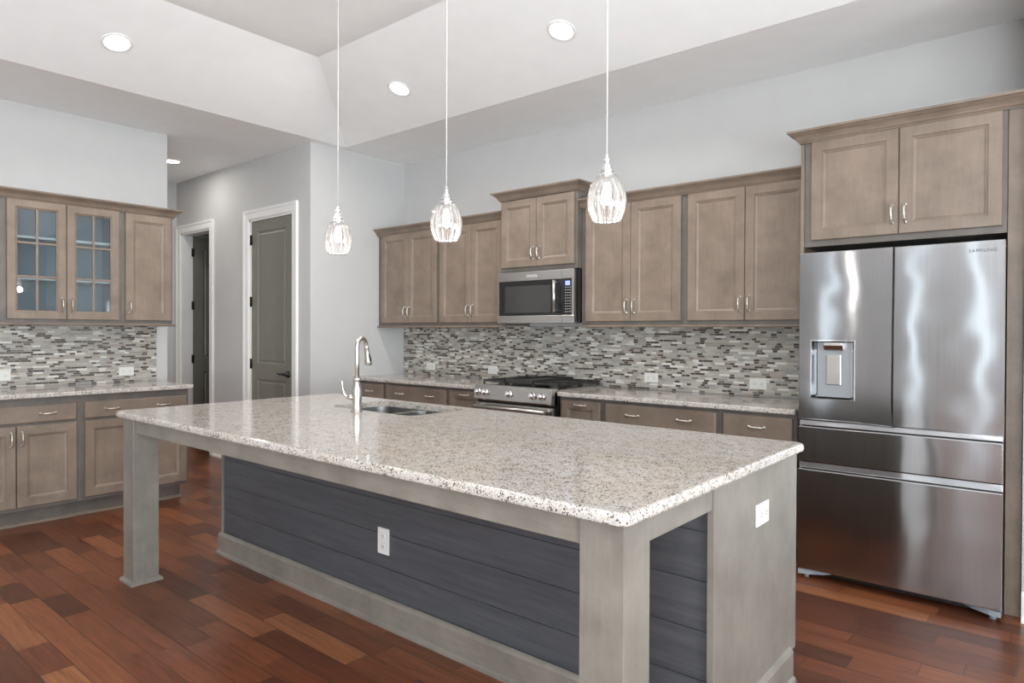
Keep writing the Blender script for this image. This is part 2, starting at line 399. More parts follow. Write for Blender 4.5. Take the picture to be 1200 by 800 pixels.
# door wall with two openings
D1, D2, DH = (-7.865, -7.165), (-6.335, -5.553), 2.455
bm = bm_new()
for x0, x1 in ((XH-0.12, D1[0]), (D1[1], D2[0]), (D2[1], XB)): box(bm, x0, x1, YP, YP+0.12, 0, ZC)
for x0, x1 in (D1, D2): box(bm, x0, x1, YP, YP+0.12, DH, ZC)
bmesh.ops.remove_doubles(bm, verts=bm.verts, dist=1e-5)
struct('wall_door_side', bm, 'wall')
bm = bm_new(); box(bm, XH-0.12, XH, -9.1, YP+0.12, 0, ZC); struct('wall_hall_end', bm, 'wall')
bm = bm_new(); box(bm, XW-0.12, XW, -9.0, WE, 0, ZC); struct('wall_left', bm, 'wall')
bm = bm_new(); box(bm, XH-0.12, XB-0.12, 1.2, 1.3, 0, ZC); box(bm, XH-0.12, XH, YP+0.12, 1.3, 0, ZC); box(bm, -6.8, -6.7, YP+0.12, 1.3, 0, ZC); struct('wall_pantry', bm, 'wall')
bm = bm_new(); box(bm, -0.172, XR+0.1, FY, FY+0.12, 0, ZC); box(bm, -0.172, -0.10, FY+0.12, 0.0, 0, ZC); struct('wall_fridge_side', bm, 'wall')
def window_wall(name, a0, a1, wins, fixed, along_x):
    bm = bm_new(); cuts = sorted([(c-ww/2, c+ww/2, hh) for c, ww, hh in wins]); cur = a0
    def bx(p, q, z0, z1):
        if along_x: box(bm, p, q, fixed-0.12, fixed, z0, z1)
        else: box(bm, fixed, fixed+0.12, p, q, z0, z1)
    for p, q, hh in cuts:
        bx(cur, p, 0, ZC); bx(p, q, 0, 0.25); bx(p, q, 0.25+hh, ZC); cur = q
    bx(cur, a1, 0, ZC)
    struct(name, bm, 'wall')
window_wall('wall_rear', -8.1, XR+0.12, ADDED_REAR_WINDOWS, YB, True)
window_wall('wall_right', YB, FY+0.12, ADDED_RIGHT_WINDOWS, XR, False)
wn = 0
for c, ww, hh in ADDED_REAR_WINDOWS + ADDED_RIGHT_WINDOWS:  # unseen, added to let daylight into the room
    wn += 1; rear = wn <= len(ADDED_REAR_WINDOWS)
    t = bpy.data.objects.new(f'window_{wn}', None); COL.objects.link(t); t['kind'] = 'structure'
    t.location = (c, YB-0.03, 0.25) if rear else (XR+0.03, c, 0.25); t.rotation_euler = (0, 0, 0 if rear else -PI/2)
    bm = bm_new(); s = 0.05 if ww > 1 else 0.02
    box(bm, -ww/2, -ww/2+s, -0.04, 0.02, 0, hh); box(bm, ww/2-s, ww/2, -0.04, 0.02, 0, hh)
    box(bm, -ww/2+s, ww/2-s, -0.04, 0.02, 0, s); box(bm, -ww/2+s, ww/2-s, -0.04, 0.02, hh-s, hh)
    if ww > 1: box(bm, -s/2, s/2, -0.04, 0.02, s, hh-s)
    obj('window_frame', bm, 'trim', t)
    bm = bm_new(); box(bm, -ww/2+s, ww/2-s, -0.012, -0.008, s, hh-s); obj('window_pane', bm, 'window', t)

# casings: flat board with a raised outer edge
def casing(n, x0, x1, h):
    bm = bm_new(); w_ = 0.09
    prof = [(0, 0), (0.0, 0.012), (0.012, 0.016), (0.06, 0.018), (0.068, 0.024), (w_, 0.026), (w_, 0)]
    # path up, across, down, on the plane y = YP
    def pt(x, z, o, y, cx, cz): return (x+cx*o, YP-y, z+cz*o)
    rows = []
    for (x, z, cx, cz) in ((x0, 0, -1, 0), (x0, h, -1, 1), (x1, h, 1, 1), (x1, 0, 1, 0)):
        rows.append([bm.verts.new(pt(x, z, o, y, cx, cz)) for o, y in prof])
    for a, b in zip(rows, rows[1:]):
        for j in range(len(prof)): bm.faces.new((a[j], a[(j+1) % len(prof)], b[(j+1) % len(prof)], b[j]))
    bm.faces.new(rows[0]); bm.faces.new(rows[-1])
    j_ = 0.018   # jamb lining
    box(bm, x0-0.001, x0+j_, YP-0.001, YP+0.125, 0, h); box(bm, x1-j_, x1+0.001, YP-0.001, YP+0.125, 0, h); box(bm, x0, x1, YP-0.001, YP+0.125, h-j_, h+0.001)
    struct(f'trim_{n}', bm, 'trim')
casing(1, D1[0]-0.0, D1[1]+0.0, DH); casing(2, D2[0], D2[1], DH)
def room_door(n, w_, h, loc, rz, lever):
    t = bpy.data.objects.new(f'door_{n}', None); COL.objects.link(t); t['kind'] = 'structure'; t.location = loc; t.rotation_euler = (0, 0, rz)
    bm = bm_new(); T = 0.035
    xs = [0, 0.115, w_-0.115, w_]; zs = [0, 0.24, 0.86, 1.02, 2.32, h]
    for side, y in ((1, 0.0), (-1, T)):
        for i in range(3):
            for j in range(5):
                a, b, c, d = xs[i], xs[i+1], zs[j], zs[j+1]
                if i == 1 and j in (1, 3):
                    rings_panel(bm, a, b, c, d, [(0, y), (0.006, y+side*0.007), (0.022, y+side*0.009), (0.034, y+side*0.002), (0.045, y+side*0.002)])
                else: quad(bm, (a, y, c), (b, y, c), (b, y, d), (a, y, d))
    for p in (((0, 0, 0), (0, T, 0), (0, T, h), (0, 0, h)), ((w_, 0, 0), (w_, T, 0), (w_, T, h), (w_, 0, h)), ((0, 0, h), (w_, 0, h), (w_, T, h), (0, T, h)), ((0, 0, 0), (w_, 0, 0), (w_, T, 0), (0, T, 0))): quad(bm, *p)
    obj('door_panel', bm, 'door', t)
    for z in (0.28, 1.01, 1.63, 2.245):
        bm = bm_new(); tube(bm, [(-0.004, -0.008, z-0.05), (-0.004, -0.008, z+0.05)], 0.009); box(bm, -0.02, 0.012, -0.004, 0.001, z-0.045, z+0.045); obj('hinge', bm, 'dark', t)
    if lever:
        bm = bm_new(); x = w_-0.075; z = 0.93
        lathe(bm, [(0.033, 0), (0.031, -0.008), (0.015, -0.014), (0.013, -0.045), (0.0, -0.046)], 20, (x, 0, z), 'y')
        tube(bm, [(x+0.004, -0.045, z), (x-0.03, -0.05, z+0.004), (x-0.07, -0.046, z-0.003), (x-0.10, -0.048, z+0.006), (x-0.118, -0.045, z+0.002)], [0.010, 0.009, 0.007, 0.008, 0.005], 10)
        obj('door_handle', bm, 'dark', t)
        bm = bm_new(); box(bm, w_-0.002, w_+0.001, 0.004, 0.03, z-0.03, z+0.03); obj('strike_plate', bm, 'dark', t)
    return t
room_door(1, 0.66, 2.43, (D1[0]+0.025, YP+0.127, 0.008), PI/2, False)
room_door(2, D2[1]-D2[0]-0.042, 2.428, (D2[0]+0.021, YP+0.012, 0.008), 0, True)
BB = [(0, 0), (0.028, 0), (0.028, 0.012), (0.018, 0.028), (0.015, 0.032), (0.015, 0.115), (0.011, 0.125), (0.007, 0.135), (0.0, 0.14)]
def baseboard(name, path):
    bm = bm_new(); sweep(bm, path, BB); struct(name, bm, 'trim')
baseboard('baseboard_fridge_side', [(-0.172, FY), (2.99, FY)])
baseboard('baseboard_door_side', [(D1[1]+0.092, YP), (D2[0]-0.092, YP)])
baseboard('baseboard_pantry_corner', [(D2[1]+0.092, YP), (XB+0.0, YP), (XB, -0.66)])
baseboard('baseboard_hall_end', [(XH, -8.9), (XH, YP-0.03)])
baseboard('baseboard_left', [(XW, -8.9), (XW, -3.75)])
baseboard('baseboard_rear', [(XR, YB), (XW+0.03, YB)])
baseboard('baseboard_right', [(XR, FY-0.03), (XR, YB+0.03)])

# ------------------------------------------------------------------ hardware
def pull_mesh():
    bm = bm_new()
    tube(bm, [(0, 0, -0.046), (0, -0.010, -0.047), (0, -0.019, -0.041), (0, -0.025, -0.030), (0, -0.028, -0.021), (0, -0.030, -0.010), (0, -0.031, 0), (0, -0.030, 0.010), (0, -0.028, 0.021), (0, -0.025, 0.030), (0, -0.019, 0.041), (0, -0.010, 0.047), (0, 0, 0.046)],
         [0.0055, 0.004, 0.0042, 0.0035, 0.0055, 0.0062, 0.0066, 0.0062, 0.0055, 0.0035, 0.0042, 0.004, 0.0055], 10)
    for s in (-1, 1):
        lathe(bm, [(0.0, -0.022), (0.0062, -0.024), (0.0072, -0.0275), (0.0062, -0.031), (0, -0.033)], 10, (0, 0.001, s*0.0275), 'y')
        lathe(bm, [(0.009, 0), (0.008, -0.003), (0.0, -0.004)], 12, (0, 0, s*0.046), 'y')
    bmesh.ops.recalc_face_normals(bm, faces=bm.faces)
    me = bpy.data.meshes.new('handle'); bm.to_mesh(me); bm.free(); me.materials.append(M['nickel']); return me
PULL = pull_mesh()
def pull(parent, x, z, y=-0.02, horizontal=False):
    o = bpy.data.objects.new('handle', PULL); COL.objects.link(o); o.parent = parent; o.location = (x, y, z)
    if horizontal: o.rotation_euler = (0, PI/2, 0)
    return o
DT = 0.02
def door_front(parent, x0, x1, z0, z1, hx=None, hz=None, horiz=False, name='door', m='wood'):
    bm = bm_new(); s = 0.056
    rings_panel(bm, x0, x1, z0, z1, [(0, 0), (0, -DT+0.003), (0.003, -DT), (s, -DT), (s+0.003, -DT+0.005), (s+0.007, -DT+0.005), (s+0.018, -DT+0.011), (s+0.03, -DT+0.011)])
    quad(bm, (x0, 0, z0), (x1, 0, z0), (x1, 0, z1), (x0, 0, z1))
    bmesh.ops.remove_doubles(bm, verts=bm.verts, dist=1e-6)
    d = obj(name, bm, m, parent)
    if hx is not None: pull(d, hx, hz, -DT, horiz)
    return d
def drawer_front(parent, x0, x1, z0, z1, hxs, hz=None):
    bm = bm_new()
    rings_panel(bm, x0, x1, z0, z1, [(0, 0), (0, -DT+0.006), (0.002, -DT+0.003), (0.007, -DT)])
    quad(bm, (x0, 0, z0), (x1, 0, z0), (x1, 0, z1), (x0, 0, z1))
    bmesh.ops.remove_doubles(bm, verts=bm.verts, dist=1e-6)
    d = obj('drawer', bm, 'woodx', parent)
    for hx in hxs: pull(d, hx, (z0+z1)/2, -DT, True)
    return d
def glass_door(parent, x0, x1, z0, z1, hx, hz):
    bm = bm_new(); s = 0.062
    prev = None; rr = [(0, 0), (0, -DT+0.003), (0.003, -DT), (s-0.012, -DT), (s-0.004, -DT+0.007), (s, -DT+0.007), (s, 0)]
    rings = []
    for ins, y in rr:
        rings.append([bm.verts.new(c) for c in ((x0+ins, y, z0+ins), (x1-ins, y, z0+ins), (x1-ins, y, z1-ins), (x0+ins, y, z1-ins))])
    rings.append(rings[0])
    for a, b in zip(rings, rings[1:]):
        for j in range(4): bm.faces.new((a[j], a[(j+1) % 4], b[(j+1) % 4], b[j]))
    d = obj('door', bm, 'wood', parent)
    bm = bm_new(); xc = (x0+x1)/2; mw = 0.008; zi0, zi1 = z0+s, z1-s; yy = -DT+0.006
    box(bm, xc-mw, xc+mw, yy, yy+0.012, zi0, zi1, 0.002)
    for q in (1, 2):
        z = zi0+(zi1-zi0)*q/3; box(bm, x0+s, xc-mw, yy, yy+0.012, z-mw, z+mw, 0.002); box(bm, xc+mw, x1-s, yy, yy+0.012, z-mw, z+mw, 0.002)
    obj('glazing_bars', bm, 'wood', d)
    bm = bm_new(); box(bm, x0+s-0.002, x1-s+0.002, -0.0045, -0.002, zi0-0.002, zi1+0.002); obj('glass_pane', bm, 'glass', d)
    pull(d, hx, hz, -DT)
    return d
Z0, Z1, ZD0, ZD1 = 1.40, 2.30, 1.427, 2.277         # wall cabinets: carcass and doors
def wall_cab(label, loc, rz, w_, depth, z0, z1, doors, group, glass=False, hz=None, closed=True):
    t = thing('wall_cabinet', label, 'cabinet', loc, rz, group)
    if glass:
        bm = bm_new(); th = 0.018
        box(bm, 0, 0.03, 0, depth, z0, z1); box(bm, w_-0.03, w_, 0, depth, z0, z1)
        box(bm, 0.03, w_-0.03, 0, depth, z0, z0+0.04); box(bm, 0.03, w_-0.03, 0, depth, z1-0.04, z1)
        box(bm, 0.03, 0.062, 0, 0.02, z0+0.04, z1-0.04); box(bm, w_-0.06, w_-0.03, 0, 0.02, z0+0.04, z1-0.04)
        obj('body', bm, 'wooddk', t)
        bm = bm_new(); box(bm, 0.03, w_-0.03, depth-0.012, depth-0.002, z0+0.04, z1-0.04)
        box(bm, 0.03, 0.034, 0.02, depth-0.012, z0+0.04, z1-0.04); box(bm, w_-0.034, w_-0.03, 0.02, depth-0.012, z0+0.04, z1-0.04)
        obj('lining', bm, 'interior', t)
        for q in (1, 2):
            z = ZD0+0.06+(ZD1-ZD0-0.12)*q/3 + (0.045 if q == 2 else -0.01)
            bm = bm_new(); box(bm, 0.034, w_-0.034, 0.03, depth-0.014, z-0.009, z+0.009, 0.002); obj('shelf', bm, 'trim', t)
    else:
        bm = bm_new(); box(bm, 0, w_, 0, depth, z0, z1, 0.0015, 1); obj('body', bm, 'wooddk', t)
    for (a, b, zz0, zz1, side) in doors:      # side: where the handle is
        hx = b-0.028 if side == 'r' else a+0.028
        (glass_door if glass else door_front)(t, a, b, zz0, zz1, hx, zz0+0.105 if hz is None else hz)
    return t

# back run. local x = world x - x0
def back_upper(label, x0, x1, doors, yf=-0.331, z0=Z0, z1=Z1, dz=(ZD0, ZD1), group='greige wall cabinets'):
    return wall_cab(label, (x0, yf, 0), 0, x1-x0, -yf, z0, z1, [(a-x0, b-x0, dz[0], dz[1], s) for a, b, s in doors], group)
GU = 'greige wall cabinets of the back run'
back_upper('greige two-door wall cabinet in the far corner, above a counter end by the pantry wall', XB, -4.407, [(-5.208, -4.824, 'r'), (-4.820, -4.430, 'l')], group=GU)
back_upper('greige two-door wall cabinet directly left of the microwave', -4.407, -3.622, [(-4.387, -4.005, 'r'), (-4.001, -3.642, 'l')], group=GU)
back_upper('short raised two-door cabinet sitting on top of the microwave', -3.618, -2.858, [(-3.598, -3.240, 'r'), (-3.236, -2.880, 'l')], -0.39, 1.832, 2.43, (1.865, 2.405), GU)
back_upper('greige two-door wall cabinet directly right of the microwave, behind the nearest pendant lamp', -2.854, -2.016, [(-2.812, -2.430, 'r'), (-2.426, -2.041, 'l')], group=GU)
back_upper('greige two-door wall cabinet beside the refrigerator panel', -2.016, -1.194, [(-1.990, -1.603, 'r'), (-1.599, -1.215, 'l')], group=GU)
FCY = -0.58
back_upper('deep two-door cabinet mounted above the refrigerator', -1.170, -0.243, [(-1.132, -0.701, 'r'), (-0.697, -0.262, 'l')], FCY, 1.832, 2.43, (1.866, 2.417), GU)
# panels round the refrigerator
bm = bm_new(); box(bm, -1.192, -1.172, FCY-0.002, -0.012, 0, 2.416, 0.001, 1); tag(obj('refrigerator_side_panel', bm, 'wood'), 'tall thin wooden panel at the left side of the refrigerator', 'cabinet panel')
bm = bm_new(); box(bm, -0.241, -0.176, FCY-0.002, -0.012, 0, 2.416, 0.001, 1); tag(obj('refrigerator_side_panel', bm, 'wood'), 'tall wooden panel at the right side of the refrigerator, next to the grey wall', 'cabinet panel')
# crown mouldings and light rails
CR = [(0, 0), (0.004, 0), (0.008, 0.008), (0.014, 0.012), (0.018, 0.022), (0.028, 0.036), (0.044, 0.047), (0.048, 0.052), (0.058, 0.054), (0.060, 0.066), (0, 0.066)]
def crown(path, z, label, sc=1.0):
    bm = bm_new(); sweep(bm, path, [(o*sc, z+h*sc) for o, h in CR]); return tag(obj('crown_moulding', bm, 'woodx'), label, 'moulding')
crown([(XB+0.001, -0.345), (-3.6195, -0.345)], 2.278, 'crown moulding over the two far corner cabinets left of the microwave')
crown([(-3.618, -0.0), (-3.618, -0.402), (-2.858, -0.402), (-2.858, -0.0)], 2.414, 'raised crown moulding wrapping the short cabinet over the microwave')
crown([(-2.8565, -0.345), (-1.194, -0.345)], 2.278, 'long crown moulding between the microwave cabinet and the refrigerator')
crown([(-1.193, -0.0), (-1.193, FCY-0.012), (-0.18, FCY-0.012)], 2.418, 'highest crown moulding, over the refrigerator cabinet')
RL = [(0, 0), (0.012, 0), (0.018, 0.006), (0.018, 0.012), (0.010, 0.018), (0, 0.018)]
def rail(path, z, label):
    bm = bm_new(); sweep(bm, path, [(o, z+h) for o, h in RL]+[(-0.02, z+0.018), (-0.02, z)]); return tag(obj('light_rail', bm, 'wood'), label, 'moulding')
rail([(XB+0.001, -0.335), (-3.624, -0.335)], 1.382, 'thin rail under the two wall cabinets left of the microwave')
rail([(-2.852, -0.335), (-1.194, -0.335)], 1.382, 'thin rail under the wall cabinets between microwave and refrigerator')

# left run (fronts face +X): local x -> world y, local -y -> world +x
LX = -5.755
wall_cab('glass-fronted wall cabinet with two small-paned doors on the left wall', (LX, -3.290, 0), PI/2, 3.290-2.494, -LX*1+XW if False else (LX-XW), Z0, Z1,
         [(0.050, 0.413, ZD0, ZD1, 'r'), (0.417, 0.774, ZD0, ZD1, 'l')], 'wall cabinets on the left wall', glass=True)
wall_cab('single solid-door wall cabinet at the hall end of the left wall', (LX, -2.494, 0), PI/2, 2.494-2.107, (LX-XW), Z0, Z1,
         [(0.024, 0.373, ZD0, ZD1, 'l')], 'wall cabinets on the left wall')
crown([(LX+0.014, -3.30), (LX+0.014, -2.100), (XW, -2.100)], 2.278, 'crown moulding over the cabinets on the left wall')
rail([(LX+0.004, -3.29), (LX+0.004, -2.103), (XW+0.01, -2.103)], 1.382, 'thin rail under the glass-fronted cabinets on the left wall')

# base cabinets
def base_cab(label, loc, rz, w_, depth, fronts, group, end=None):
    t = thing('base_cabinet', label, 'cabinet', loc, rz, group)
    depth -= 0.012
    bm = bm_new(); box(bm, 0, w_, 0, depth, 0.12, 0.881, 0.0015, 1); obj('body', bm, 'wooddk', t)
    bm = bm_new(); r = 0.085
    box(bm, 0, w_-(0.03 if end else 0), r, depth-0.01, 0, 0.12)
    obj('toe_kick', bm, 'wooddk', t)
    bm = bm_new(); pth = [(0, r), (w_-(0.03 if end else 0), r)] + ([(w_-0.03, depth-0.01)] if end else [])
    sweep(bm, pth, [(0, 0), (0.014, 0), (0.013, 0.009), (0.007, 0.017), (0, 0.02)]); obj('shoe_moulding', bm, 'wood', t)
    for f in fronts:
        if f[0] == 'drawer': drawer_front(t, *f[1:])
        else: door_front(t, *f[1:])
    return t
G = 'base cabinets on the left wall'
LB = -5.46
def pair(x0, x1, z0, z1, d0, d1, xc=None, n=2):
    xc = (x0+x1)/2; L = [('drawer', x0, x1, d0, d1, [xc-(x1-x0)*0.255, xc+(x1-x0)*0.255] if n == 2 else [xc])]
    L += [('door', x0, xc-0.003, z0, z1, xc-0.003-0.028, z1-0.085), ('door', xc+0.003, x1, z0, z1, xc+0.003+0.028, z1-0.085)]
    return L
base_cab('base cabinet under the counter at the left edge of the picture, below the glass doors', (LB, -3.66, 0), PI/2, 0.785, LB-XW, pair(0.045, 0.759, 0.145, 0.693, 0.712, 0.83), G)
base_cab('base cabinet at the hall end of the left wall, partly behind the island leg', (LB, -2.875, 0), PI/2, 0.765, LB-XW, pair(0.027, 0.747, 0.145, 0.693, 0.712, 0.83), G, end=True)
G = 'base cabinets of the back run'
BY = -0.605
def bback(label, x0, x1, fr): base_cab(label, (x0, BY, 0), 0, x1-x0, -BY, [(f[0], f[1]-x0, f[2]-x0, *f[3:5], *( [[h-x0 for h in f[5]]] if f[0] == 'drawer' else [None if f[5] is None else f[5]-x0, *f[6:]])) for f in fr], G)
def fpair(x0, x1, hs): 
    xc = (x0+x1)/2
    return [('drawer', x0, x1, 0.725, 0.858, hs), ('door', x0, xc-0.003, 0.145, 0.70, xc-0.03, 0.615), ('door', xc+0.003, x1, 0.145, 0.70, xc+0.03, 0.615)]
bback('far corner base cabinet of the back run, beside the pantry wall', XB+0.002, -4.825, [('drawer', -5.225, -4.845, 0.725, 0.858, [-5.035]), ('door', -5.225, -4.845, 0.145, 0.70, -4.875, 0.615)])
bback('wide base cabinet whose two-handled drawer shows just right of the faucet', -4.825, -4.0, fpair(-4.805, -4.022, [-4.61, -4.22]))
bback('narrow pull-out base cabinet against the left side of the range', -4.0, -3.622, [('door', -3.980, -3.645, 0.145, 0.858, -3.81, 0.83, True)])
bback('narrow pull-out base cabinet against the right side of the range', -2.856, -2.483, [('door', -2.832, -2.504, 0.145, 0.858, -2.67, 0.83, True)])
bback('wide base cabinet with a two-handled drawer, right of the narrow pull-out by the range', -2.483, -1.645, fpair(-2.460, -1.670, [-2.25, -1.88]))
bback('base cabinet with a single-handled drawer next to the refrigerator', -1.645, -1.194, [('drawer', -1.624, -1.216, 0.725, 0.858, [-1.42]), ('door', -1.624, -1.216, 0.145, 0.70, -1.596, 0.615)])

# countertops
def counter(bm, x0, x1, y0, y1, z0=0.882, z1=0.914, bev=0.009):
    box(bm, x0, x1, y0, y1, z0, z1, bev, 3)
bm = bm_new(); counter(bm, XB+0.001, -3.624, -0.648, -0.001); tag(obj('granite_countertop', bm, 'granite'), 'granite countertop of the back wall left of the range', 'countertop')
bm = bm_new(); counter(bm, -2.854, -1.194, -0.648, -0.001); tag(obj('granite_countertop', bm, 'granite'), 'granite countertop of the back wall between range and refrigerator', 'countertop')
bm = bm_new(); counter(bm, XW+0.001, -5.418, -3.68, -2.083); tag(obj('granite_countertop', bm, 'granite'), 'granite countertop on the left wall cabinets', 'countertop')
# backsplashes
def splash(label, loc, rz, w_, z0, z1):
    bm = bm_new(); box(bm, 0, w_, -0.009, -0.0005, 0, z1-z0)
    o = obj('tile_backsplash', bm, 'mosaic'); o.location = (*loc, z0); o.rotation_euler = (0, 0, rz); return tag(o, label, 'backsplash')
splash('strip mosaic backsplash along the back wall behind the range', (XB+0.001, 0), 0, XB*-1-1.196, 0.915, 1.398)
splash('strip mosaic backsplash on the left wall under the glass-fronted cabinets', (XW, -3.66), PI/2, 3.66-2.104, 0.915, 1.398)

# outlets
def outlet_parts(t, horiz, w_=0.115, h=0.072):
    a, b = (w_, h) if horiz else (h, w_)
    bm = bm_new(); box(bm, -a/2, a/2, -0.006, 0, -b/2, b/2, 0.002, 2); pl = obj('cover_plate', bm, 'white', t)
    for s in (-1, 1):
        bm = bm_new()
        if horiz: box(bm, s*0.024-0.016, s*0.024+0.016, -0.0085, -0.005, -0.014, 0.014, 0.003, 2)
        else: box(bm, -0.014, 0.014, -0.0085, -0.005, s*0.024-0.016, s*0.024+0.016, 0.003, 2)
        so = obj('socket', bm, 'white', t)
        bm = bm_new()
        for q in (-1, 1):
            if horiz: box(bm, s*0.024-0.006, s*0.024+0.003, -0.0092, -0.0083, q*0.006-0.0012, q*0.006+0.0012)
            else: box(bm, q*0.006-0.0012, q*0.006+0.0012, -0.0092, -0.0083, s*0.024-0.003, s*0.024+0.006)
        if horiz: box(bm, s*0.024+0.007, s*0.024+0.011, -0.0092, -0.0083, -0.002, 0.002)
        else: box(bm, -0.002, 0.002, -0.0092, -0.0083, s*0.024-0.011, s*0.024-0.007)
        obj('slots', bm, 'slot', so)
def outlet(label, loc, rz=0, horiz=True):
    t = thing('power_outlet', label, 'outlet', loc, rz, 'white power outlets on the backsplash'); outlet_parts(t, horiz)
outlet('white outlet on the back wall tiles nearest the pantry corner', (-4.857, -0.009, 1.003))
outlet('white outlet on the back wall tiles just left of the range', (-4.038, -0.009, 1.0))
outlet('white outlet on the back wall tiles right of the range, halfway to the refrigerator', (-2.437, -0.009, 1.005))
outlet('white outlet on the back wall tiles nearest the refrigerator', (-1.632, -0.009, 1.0))
outlet('white outlet on the left wall tiles cut by the picture edge', (XW+0.009, -3.20, 1.006), PI/2)
outlet('white outlet on the left wall tiles near the hall end', (XW+0.009, -2.346, 1.004), PI/2)

# ------------------------------------------------------------------ range
def make_range():
    t = thing('gas_range', 'stainless gas range with black grates set into the back counter', 'range', (-3.239, -0.69, 0))
    W = 0.378
    bm = bm_new(); box(bm, -W, W, 0.03, 0.674, 0.05, 0.905); obj('body', bm, 'black', t)
    bm = bm_new()   # sloping control fascia, extruded along x
    prof = [(0.03, 0.815), (-0.012, 0.818), (-0.018, 0.825), (-0.004, 0.930), (0.004, 0.936), (0.06, 0.936), (0.06, 0.815)]
    for a, b in ((-W, W),):
        va_ = [bm.verts.new((a, y, z)) for y, z in prof]; vb_ = [bm.verts.new((b, y, z)) for y, z in prof]
        for j in range(len(prof)): bm.faces.new((va_[j], va_[(j+1) % len(prof)], vb_[(j+1) % len(prof)], vb_[j]))
        bm.faces.new(va_); bm.faces.new(list(reversed(vb_)))
    p = obj('control_panel', bm, 'steel', t)
    for x in (-0.335, -0.262, -0.02, 0.205, 0.29):
        bm = bm_new(); lathe(bm, [(0.027, 0), (0.026, -0.004), (0.021, -0.006), (0.021, -0.03), (0.018, -0.035), (0, -0.036)], 24, (0, 0, 0), 'y')
        box(bm, -0.005, 0.005, -0.042, -0.03, -0.019, 0.019, 0.002)
        k = obj('knob', bm, 'chrome', t); k.location = (x, -0.012, 0.876); k.rotation_euler = (math.radians(-7), 0, 0)
    bm = bm_new(); box(bm, -W, W, 0.0, 0.03, 0.19, 0.795, 0.004); d = obj('oven_door', bm, 'steel', t)
    bm = bm_new(); box(bm, -0.26, 0.26, -0.002, 0.004, 0.33, 0.66, 0.001); obj('oven_window', bm, 'black', d)
    bm = bm_new(); tube(bm, [(-0.345, -0.055, 0.768), (0.345, -0.055, 0.768)], 0.014, 16)
    for s in (-1, 1): tube(bm, [(s*0.32, 0.0, 0.768), (s*0.32, -0.055, 0.768)], [0.014, 0.011], 12)
    obj('handle', bm, 'nickel', d)
    bm = bm_new(); box(bm, -W, W, 0.0, 0.03, 0.06, 0.18, 0.004); obj('drawer', bm, 'steel', t)
    bm = bm_new(); box(bm, -W, W, 0.06, 0.66, 0.905, 0.925, 0.004); ct = obj('cooktop', bm, 'steel', t)
    bm = bm_new(); box(bm, -W, W, 0.64, 0.674, 0.925, 0.945, 0.004); obj('rear_trim', bm, 'steel', ct)
    for sx in (-0.255, 0.255):
        for sy in (0.20, 0.48):
            bm = bm_new(); lathe(bm, [(0.05, 0.925), (0.05, 0.933), (0.036, 0.936), (0.036, 0.944), (0.03, 0.947), (0, 0.947)], 20, (sx, sy, 0)); obj('burner', bm, 'iron', ct)
    for x0, x1 in ((-0.37, -0.135), (0.135, 0.37)):
        bm = bm_new(); g = 0.006; zt0, zt1 = 0.952, 0.968
        for x in (x0, (x0+x1)/2-g, x1-2*g): box(bm, x, x+2*g, 0.08, 0.62, zt0, zt1, 0.002, 1)
        for y in (0.08, 0.20, 0.34, 0.48, 0.608): box(bm, x0, x1, y, y+2*g, zt0, zt1, 0.002, 1)
        for x in (x0, x1-2*g):
            for y in (0.08, 0.34, 0.608): box(bm, x, x+2*g, y, y+2*g, 0.925, zt0)
        for x in (x0+0.055, x1-0.067):
            box(bm, x, x+g*1.6, 0.13, 0.28, zt0, zt1+0.002, 0.001, 1); box(bm, x, x+g*1.6, 0.41, 0.56, zt0, zt1+0.002, 0.001, 1)
        obj('grate', bm, 'iron', ct)
    bm = bm_new()   # griddle in the middle with raised rim
    box(bm, -0.128, 0.128, 0.075, 0.625, 0.950, 0.972, 0.004)
    rings_panel(bm, -0.128, 0.128, 0, 0.1, [(0, 0)])if False else None
    for x in (-0.128, 0.116): box(bm, x, x+0.012, 0.075, 0.625, 0.972, 0.982, 0.002, 1)
    for y in (0.075, 0.613): box(bm, -0.116, 0.116, y, y+0.012, 0.972, 0.982, 0.002, 1)
    for y in (0.12, 0.56): box(bm, -0.1, 0.1, y, y+0.02, 0.925, 0.950)
    obj('griddle', bm, 'iron', ct)
    for s in (-1, 1):
        for y in (0.06, 0.6):
            bm = bm_new(); lathe(bm, [(0.02, 0), (0.02, 0.01), (0.012, 0.012), (0.012, 0.05)], 12, (s*0.34, y, 0), capb=True, capt=True); obj('foot', bm, 'dark', t)
make_range()

